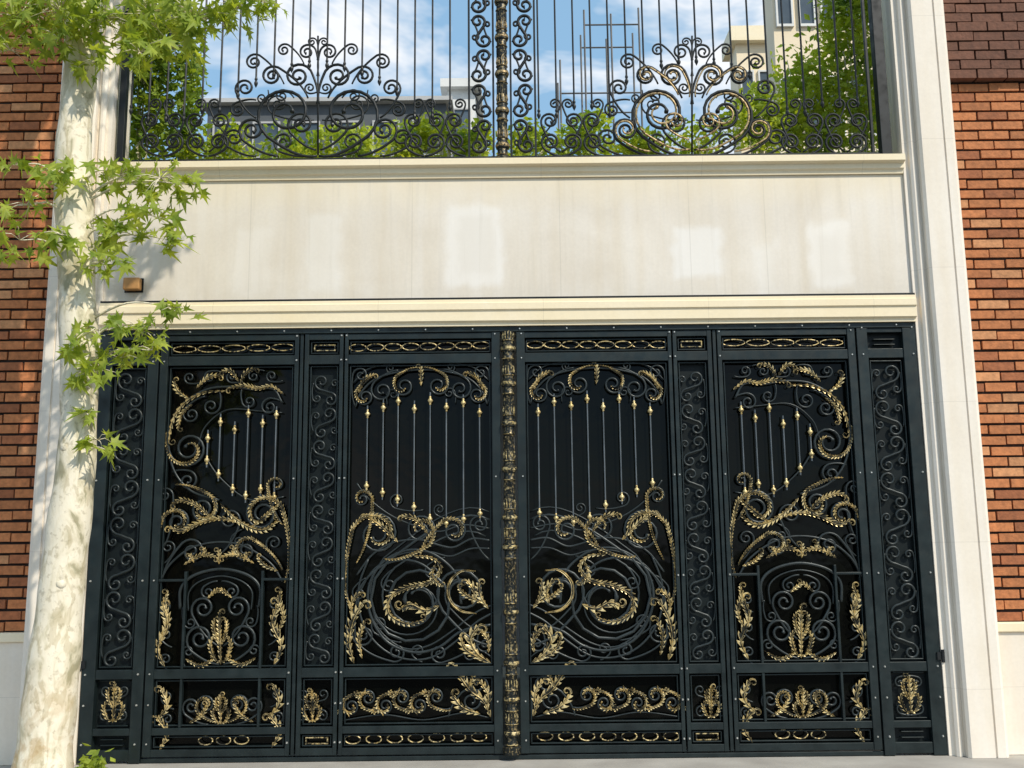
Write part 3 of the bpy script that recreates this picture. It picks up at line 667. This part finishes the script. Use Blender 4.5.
for cx,gold_lit in ((318,0),(692,1)):
    m=M(); g=M()
    for s in (1,-1):
        def q(dx): return cx+s*dx
        rvn(m,(q(1),156),(q(32),113),31,s,1.3,0.6,0.018)
        rvn(m,(q(2),150),(q(17),124),14,s,1.4,0.4,0.014)
        rvn(m,(q(8),156),(q(34),142),11,s,1.3,0.3,0.012)
        rvn(m,(q(1),104),(q(20),76),14,-s,1.5,0.4,0.015)
        rvn(m,(q(10),98),(q(46),76),11,-s,1.4,0.4,0.014)
        rvn(m,(q(34),84),(q(64),62),9,-s,1.4,0.3,0.012)
        rvn(m,(q(62),118),(q(73),88),10,s,1.3,0.4,0.013)
        rvn(m,(q(62),100),(q(80),110),8,-s,1.3,0.4,0.012)
        rvn(m,(q(40),156),(q(66),130),14,s,1.5,0.4,0.015)
        rvn(m,(q(62),156),(q(84),138),11,s,1.3,0.4,0.013)
        rvn(m,(q(1),76),(q(11),52),9,-s,1.3,0.3,0.012)
        rvn(m,(q(14),64),(q(34),50),7,-s,1.2,0.3,0.011)
        rvn(m,(q(1),92),(q(8),88),6,s,1.1,0.3,0.010)
        rvn(m,(q(24),98),(q(36),96),7,-s,1.2,0.3,0.010)
        rvn(m,(q(1),60),(q(6),42),5,-s,1.1,0.3,0.009)
        rvn(m,(q(4),120),(q(40),104),12,s,1.2,0.3,0.010)
        rvn(m,(q(50),90),(q(56),98),6,s,1.1,0.3,0.009)
        if gold_lit:
            rvn(g,(q(3),150),(q(32),113),28,s,1.0,0.6,0.013,RY-0.020)
            rvn(g,(q(3),140),(q(17),122),11,s,1.1,0.4,0.012,RY-0.020)
            rvn(g,(q(3),98),(q(20),76),11,-s,1.0,0.4,0.011,RY-0.020)
            rvn(g,(q(14),96),(q(46),76),9,-s,1.0,0.4,0.011,RY-0.020)
            rvn(g,(q(42),152),(q(66),130),12,s,0.9,0.4,0.011,RY-0.020)
    m.tube([(Gr(cx,155)[0],RY,Gr(cx,155)[1]),(Gr(cx,36)[0],RY,Gr(cx,36)[1])],0.009,6)
    o=make(m,'medallion',MIRON2,rl,smooth=True)
    if gold_lit: make(g,'gold_light_overlay',MBRONZE,o,smooth=True)  # gold light caught by this medallion, put in as gold-coloured overlay vines
for x0_,x1_ in ((140,230),(404,466),(540,604),(780,868)):
    m=M(); n=max(3,int((x1_-x0_)/20))
    for i in range(n):
        xx=x0_+ (i+0.5)*(x1_-x0_)/n; f=1 if i%2 else -1
        rvn(m,(xx-10*f,156),(xx,142),10,f,1.5,0.4,0.014)
        rvn(m,(xx-10*f,152),(xx+1*f,121),9,f,1.4,0.4,0.013)
        rvn(m,(xx+9*f,136),(xx-4*f,104),6,-f,1.2,0.3,0.011)
    make(m,'lower_scroll_row',MIRON2,rl,smooth=True)
for s in (1,-1):
    m=M(); xc=pc+s*0.185
    for i in range(6):
        f=s*(1 if i%2 else -1); zc=ZR0+0.06+i*0.335
        scroll(m,(xc-0.03*f,zc+0.08),(xc+0.03*f,zc+0.26),'S',1.2,0.5,f,0.014,RY,0.42,0.38)
        vine(m,(xc-0.09*f,zc+0.06),(xc-0.055*f,zc+0.23),1.0,0.3,f,0.010,RY,rad=0.034)
        vine(m,(xc+0.09*f,zc+0.28),(xc+0.055*f,zc+0.11),1.0,0.3,f,0.010,RY,rad=0.034)
    make(m,'scroll_column',MIRON2,rl,smooth=True)
    for q in (0.078,0.295):
        m=M(); m.box(pc+s*q-0.009,pc+s*q+0.009,RY-0.01,RY+0.01,ZR0+0.035,ZR1-0.14); make(m,'column_edge_bar',MIRON2,rl)
post(rl,pc,RY-0.01,4.96,ZR1,0.052,[5.12,5.45,5.8,6.15,6.5,6.85],MPOST,MBRONZE,16,'ornate_baluster',MIRON2)
xp=xL+0.10
while xp<xR-0.12:
    if abs(xp-pc)>0.32:
        zb=ZR0+0.035
        for cx in (318,692):
            mx=S(cx,90,RY)[0]; dx=abs(xp-mx)
            if dx<0.74: zb=max(zb,5.92-0.30*(dx/0.74)**2)
        if zb<5.1: zb=5.50 if (int(xp*10)%2) else 5.42
        b=M(); b.tube([(xp,RY,zb),(xp,RY,ZR1-0.13)],0.009,6)
        b.lathe(xp,RY,[(zb-0.05,0.002),(zb-0.02,0.016),(zb-0.005,0.018),(zb+0.015,0.009),(zb+0.03,0.015),(zb+0.05,0.009)],8)
        make(b,'vertical_bar',MIRON2,rl,smooth=True,auto=40)
    xp+=0.158
# ---------------------------------------------------------------- foliage
def rv3():
    while True:
        v=Vector((random.uniform(-1,1),random.uniform(-1,1),random.uniform(-1,1)))
        if 0.01<v.length<1: return v
def small_leaf(m,p,s):
    d=rv3().normalized(); d.z=d.z*0.6-0.1; d.normalize(); u=d.cross(rv3()).normalized(); w=u.cross(d)
    b=len(m.v)
    m.v+=[p,p+d*s*0.5+u*s*0.28+w*s*0.06,p+d*s,p+d*s*0.5-u*s*0.28+w*s*0.06]; m.f+=[(b,b+1,b+2),(b,b+2,b+3)]
def leafcloud(m,c,rad,n,s,clumps=14):
    cc=[Vector((c[0]+v.x*rad[0]*.85,c[1]+v.y*rad[1]*.8,c[2]+v.z*rad[2]*.85)) for v in (rv3() for _ in range(clumps))]
    for i in range(n):
        q=random.choice(cc); v=rv3(); k=0.46
        small_leaf(m,q+Vector((v.x*rad[0]*k,v.y*rad[1]*k,v.z*rad[2]*k)),s*random.uniform(.5,1.3))
PALM=[(0,0),(0.08,-0.04),(0.40,-0.14),(0.22,0.08),(0.58,0.30),(0.26,0.26),(0.20,0.36),(0.38,0.70),(0.12,0.52),(0.0,1.1)]
PALM=PALM+[(-x,y) for x,y in PALM[1:-1][::-1]]
def palm_leaf(m,p,s,droop=0.5):
    d=Vector((random.uniform(-1,1),random.uniform(-0.9,0.7),random.uniform(-0.9,0.3)-droop*0.25)).normalized()
    u=d.cross(Vector((random.uniform(-1.1,1.1),-0.6,random.uniform(-0.3,1.2)))).normalized(); w=u.cross(d)
    b=len(m.v); n=len(PALM); cv=random.uniform(0.1,0.7); fo=random.uniform(0,.6)
    m.v.append(p+d*s*0.30)
    for x,y in PALM: m.v.append(p+d*s*y+u*s*x*1.0-w*(s*y*y*cv)+w*abs(x)*s*fo)
    for i in range(n): m.f.append((b,b+1+i,b+1+(i+1)%n))
tr=empty('plane_tree',(-3.23,-1.16,-0.05),'pale mottled plane tree with bright green lobed leaves beside the gate','tree')
TY=-1.16
m=M(); P=[];Rr=[]
for px,py,w in ((40,800,58),(43,768,55),(50,700,49),(58,620,45),(67,540,41),(77,460,37),(79,380,36),(78,300,36),(75,220,38),(74,150,35),(80,80,34),(84,20,33),(88,-60,30)):
    x,z=S(px,py,TY); P.append((x,TY+random.uniform(-.01,.01),z)); Rr.append(w/2/1000*7.2)
P+= [(-3.2,TY,7.4),(-3.1,TY-0.1,8.6)]; Rr+=[0.09,0.04]
Pc=catmull(P,6); Rc=[]
for i in range(len(Rr)-1): Rc+=[Rr[i]+(Rr[i+1]-Rr[i])*k/6 for k in range(6)]
Rc.append(Rr[-1]); Rc=[r*(1+0.03*math.sin(i*1.3)+0.03*math.sin(i*0.5+1)) for i,r in enumerate(Rc)]
m.tube(Pc,Rc,24)
for z,a,rr in ((1.4,-1.2,0.03),(2.35,-1.9,0.028),(3.1,-1.0,0.03),(4.4,-1.4,0.03)):
    bx=min(Pc,key=lambda p:abs(p.z-z)); r0=Rc[Pc.index(bx)]*0.92
    c=Vector((bx.x+math.cos(a)*r0,bx.y+math.sin(a)*r0,z)); dv=Vector((math.cos(a),math.sin(a),0.1))
    m.tube([c-dv*0.05,c+dv*0.008,c+dv*0.016],[rr*1.5,rr*1.2,rr*0.5],10)
make(m,'trunk',MBARK,tr,smooth=True)
cr=M(); br=M()
def trunk_at(z): return min(Pc,key=lambda p:abs(p.z-z))
CL=[(120,175,34,30,-1.25),(160,178,36,28,-1.25),(190,185,16,8,-1.2),(110,232,32,26,-1.25),(150,215,36,24,-1.25),(172,240,22,12,-1.25),(100,262,24,12,-1.35),(125,262,14,7,-1.3),
    (30,205,30,15,-1.35),(20,240,32,16,-1.4),(60,172,30,20,-1.45),(15,165,16,6,-1.4),(62,235,24,12,-1.5),
    (100,330,24,16,-1.35),(140,330,32,20,-1.25),(178,308,22,10,-1.2),(152,350,18,7,-1.25),(95,372,24,20,-1.35),(122,358,22,11,-1.25),(75,345,20,8,-1.45),(98,440,16,7,-1.35),(112,452,8,3,-1.3),(88,415,12,5,-1.35),
    (20,15,42,60,-1.4),(60,10,42,60,-1.5),(105,18,44,66,-1.4),(150,12,44,66,-1.3),(195,16,42,58,-1.3),(238,8,34,42,-1.3),(262,2,24,18,-1.3),(10,50,26,18,-1.4),(95,62,28,18,-1.4),(140,52,32,26,-1.4),(175,48,26,18,-1.3),(60,40,30,20,-1.5)]
for px,py,sp_,n,y in CL:
    x,z=S(px,py,y); sd=sp_/1000*7.1
    t0=trunk_at(z-0.15 if py>100 else z+0.6); mid=Vector(((t0.x+x)/2,(t0.y+y)/2-0.03,(t0.z+z)/2+0.10))
    C=catmull([t0,mid,Vector((x,y,z))],6); br.tube(C,[0.012*(1-0.75*i/(len(C)-1)) for i in range(len(C))],6)
    for i in range(n):
        v=rv3()
        p=Vector((x+v.x*sd*1.15,y+v.y*sd*0.9,z+v.z*sd*0.6)); q=p.lerp(Vector((x,y,z)),0.5)
        if random.random()<0.5: br.tube([Vector((x,y,z)),q+Vector((0,0,0.02)),p],[0.004,0.003,0.0015],4)
        palm_leaf(cr,p,random.uniform(0.07,0.165))
for k in range(6):
    a=k*2.4; h=7.1+0.2*k; L=random.uniform(1.0,1.5)
    t0=trunk_at(h-0.5); e=Vector((t0.x+math.cos(a)*L,t0.y+math.sin(a)*L*0.75-0.3,h+0.8+random.uniform(-.3,.5)))
    C=catmull([t0,t0.lerp(e,0.5)+Vector((0,0,0.15)),e],6); br.tube(C,[0.06*(1-0.8*i/(len(C)-1)) for i in range(len(C))],7)
    for i in range(75):
        p=random.choice(C[3:]); v=rv3(); palm_leaf(cr,p+Vector((v.x*0.65,v.y*0.6,v.z*0.5)),random.uniform(0.12,0.22))
make(br,'branches',MBARK,tr,smooth=True)
make(cr,'crown',MLEAF,tr,recalc=False)
wd=M(); wx=S(92,757,-0.3)[0]
for i in range(70):
    b0=Vector((wx+random.gauss(0,.05),-0.3+random.gauss(0,.04),-0.05))
    small_leaf(wd,b0+Vector((random.gauss(0,.04),random.gauss(0,.03),abs(random.gauss(0,.07)))),0.08)
make(wd,'weed_tuft',MLEAF,recalc=False,label='small green weed tuft at the foot of the gate',cat='weed')
pl=M(); pl.box(-3.3,3.3,0.42,0.47,4.862,5.10); pl.box(-3.3,3.3,0.95,1.0,4.862,5.10); pl.box(-3.3,-3.25,0.47,0.95,4.862,5.10); pl.box(3.25,3.3,0.47,0.95,4.862,5.10); pl.box(-3.25,3.25,0.47,0.95,4.862,5.05)
make(pl,'planter_trough',MSOIL,bevel=0.006,label='long stone planter trough on the terrace behind railing',cat='planter')
def shrub(px,ytop,hw,mat,n,lab,pln=0.7,s=0.085,name='terrace_shrub',grp='shrubs in the terrace planter',cat='shrub'):
    x,z=S(px,ytop,pln); zb=5.06; e=empty(name,(x,pln,zb),lab,cat,grp)
    m=M(); leafcloud(m,(x,pln,(z+zb)/2+0.05),(hw,0.28,(z-zb)/2+0.03),n,s,max(8,int(n/55))); make(m,'foliage',mat,e,recalc=False)
    m=M()
    for k in range(5):
        a=random.uniform(-1,1); m.tube([(x+a*0.05,pln,zb-0.01),(x+a*hw*0.3,pln,(z+zb)/2),(x+a*hw*0.7,pln+0.05,z-0.12)],[0.012,0.008,0.004],5)
    make(m,'stem',MBARK,e)
lb='leafy bright green shrub in the terrace planter'
for px,yt,hw,n in ((225,128,0.34,750),(285,134,0.38,750),(345,132,0.38,750),(400,128,0.34,700),(440,116,0.32,850),(480,126,0.27,600),(530,132,0.32,650),(585,122,0.36,800),(640,130,0.36,700),(700,124,0.36,800),(755,98,0.34,1100)):
    shrub(px,yt,hw,MSHRUB,n,lb,s=0.078)
lb='tall leafy climbing plant growing up behind the railing'
shrub(150,-40,0.44,MSHRUB2,3400,lb,0.62,0.09,'climbing_plant','climbing plants on the terrace','climbing plant')
shrub(188,40,0.22,MSHRUB2,900,lb,0.7,0.09,'climbing_plant','climbing plants on the terrace','climbing plant')
shrub(848,-60,0.40,MSHRUB,3800,lb,0.7,0.085,'climbing_plant','climbing plants on the terrace','climbing plant')
shrub(800,46,0.40,MSHRUB,2000,lb,0.8,0.085,'climbing_plant','climbing plants on the terrace','climbing plant')
# ---------------------------------------------------------------- distant buildings
def bldg(name,px0,px1,ytop,dist,depth,mat,label,rows,cols,trim=MWHT,wt=MGRB,hh=0.28,wh=1.7,gap=0.7):
    pl_=dist-D0; xa_,z1=S(px0,ytop,pl_); xb_,_=S(px1,ytop,pl_)
    e=empty(name,((xa_+xb_)/2,pl_+depth/2,-0.19),label,'building')
    m=M(); m.box(xa_,xb_,pl_,pl_+depth,-0.18,z1); make(m,'wall',mat,e)
    m=M(); m.box(xa_-0.2,xb_+0.2,pl_-0.25,pl_+depth+0.2,z1+0.002,z1+hh); make(m,'cornice',trim,e)
    W=(xb_-xa_)/cols
    for r in range(rows):
        for c_ in range(cols):
            cx=xa_+W*(c_+0.5); zt=z1-gap-r*3.0
            w=M(); hw=W*0.30
            for q in ((cx-hw-0.05,cx-hw,zt-wh,zt),(cx+hw,cx+hw+0.05,zt-wh,zt),(cx-hw-0.05,cx+hw+0.05,zt+0.001,zt+0.06),(cx-hw-0.05,cx+hw+0.05,zt-wh-0.07,zt-wh-0.001)): w.box(q[0],q[1],pl_-0.08,pl_-0.001,q[2],q[3])
            wo=make(w,'window',wt,e); g_=M(); g_.box(cx-hw+0.001,cx+hw-0.001,pl_-0.03,pl_-0.002,zt-wh+0.001,zt-0.001); make(g_,'pane',MGLASS,wo)
bldg('grey_building',208,446,106,28,8,MDKB,'dark grey flat roofed building with pale cornice',2,6,MGRB,MGRB,0.13,1.0,0.6)
bldg('pale_building',447,475,90,30,6,MWHT,'narrow pale building beyond the terrace',2,1)
bldg('cream_building',768,900,-70,24,0.8,MCRB,'tall warm cream apartment building with tall windows',5,6,MCRB,MWHT,0.4,1.5,1.2)
bldg('low_cream_building',736,790,44,30,1.0,MCRB,'lower warm cream building with projecting cornice and small windows',3,3,MLINT,MWHT,0.5,1.2,1.0)
def scaf():
    e=empty('scaffold',(2.5,14,-0.19),'steel pole scaffold tower against the sky','scaffold')
    y0=14; xs_=[S(p,60,y0)[0] for p in (560,585,612,640)]
    tops=[S(560,60,y0)[1],S(585,10,y0)[1],S(612,14,y0)[1],S(640,8,y0)[1]]
    for x,t in zip(xs_,tops):
        for dy in (0,1.2):
            m=M(); m.tube([(x,y0+dy,-0.18),(x,y0+dy,t)],0.025,6); make(m,'pole',MSCAF,e)
    for k in range(8):
        z=1.8+k*1.75
        if z<min(tops[1:]):
            for dy,zz_,xs0 in ((0,z,xs_[0] if z<tops[0] else xs_[1]),(1.2,z+0.05,xs_[1])):
                m=M(); m.tube([(xs0,y0+dy,zz_),(xs_[3],y0+dy,zz_)],0.02,6); make(m,'ledger',MSCAF,e)
scaf()
# ---------------------------------------------------------------- world, sun, camera
w=bpy.data.worlds.new('World'); sc.world=w; w.use_nodes=True; nt=w.node_tree
bg=nt.nodes['Background']; sky=nt.nodes.new('ShaderNodeTexSky'); sky.sky_type='NISHITA'; sky.sun_disc=False
EL=math.radians(44); AZ=math.radians(42)
sky.sun_elevation=EL; sky.sun_rotation=math.radians(180-42); sky.air_density=1.0; sky.dust_density=1.0; sky.ozone_density=1.2
tc=nt.nodes.new('ShaderNodeTexCoord')
cn=noise(nt,4.2,5,vec=tc.outputs['Generated'],rough=0.6,dist=0.3,sc3=(1,1,2.4))
k=ramp(nt,cn,[(0.48,0.0),(0.62,0.95)])
skyc=mix(nt,0.6,sky.outputs['Color'],(2.5,4.5,6.4))
nt.links.new(mix(nt,k,skyc,(6.8,6.9,7.1)),bg.inputs['Color']); bg.inputs['Strength'].default_value=0.15
sd=bpy.data.lights.new('sun','SUN'); sd.energy=3.9; sd.angle=math.radians(0.9); sd.color=(1.0,0.92,0.79)
so=bpy.data.objects.new('sun',sd); COL.objects.link(so)
dirv=Vector((-math.sin(AZ)*math.cos(EL),math.cos(AZ)*math.cos(EL),-math.sin(EL)))
so.rotation_euler=dirv.to_track_quat('-Z','Y').to_euler()
cd=bpy.data.cameras.new('camera'); co=bpy.data.objects.new('camera',cd); COL.objects.link(co)
cd.sensor_width=36; cd.lens=36*F/1024; cd.clip_end=1000
r0=Vector((1,0,0)); u0=Vector((0,-math.sin(T),math.cos(T))); f0=Vector((0,math.cos(T),math.sin(T)))
rt=r0*math.cos(R)-u0*math.sin(R); up=r0*math.sin(R)+u0*math.cos(R); bkv=-f0
mw=Matrix(((rt.x,up.x,bkv.x,0),(rt.y,up.y,bkv.y,-D0),(rt.z,up.z,bkv.z,CZ),(0,0,0,1)))
co.matrix_world=mw
sc.camera=co
sc.view_settings.view_transform='Standard'; sc.view_settings.look='None'; sc.view_settings.exposure=0
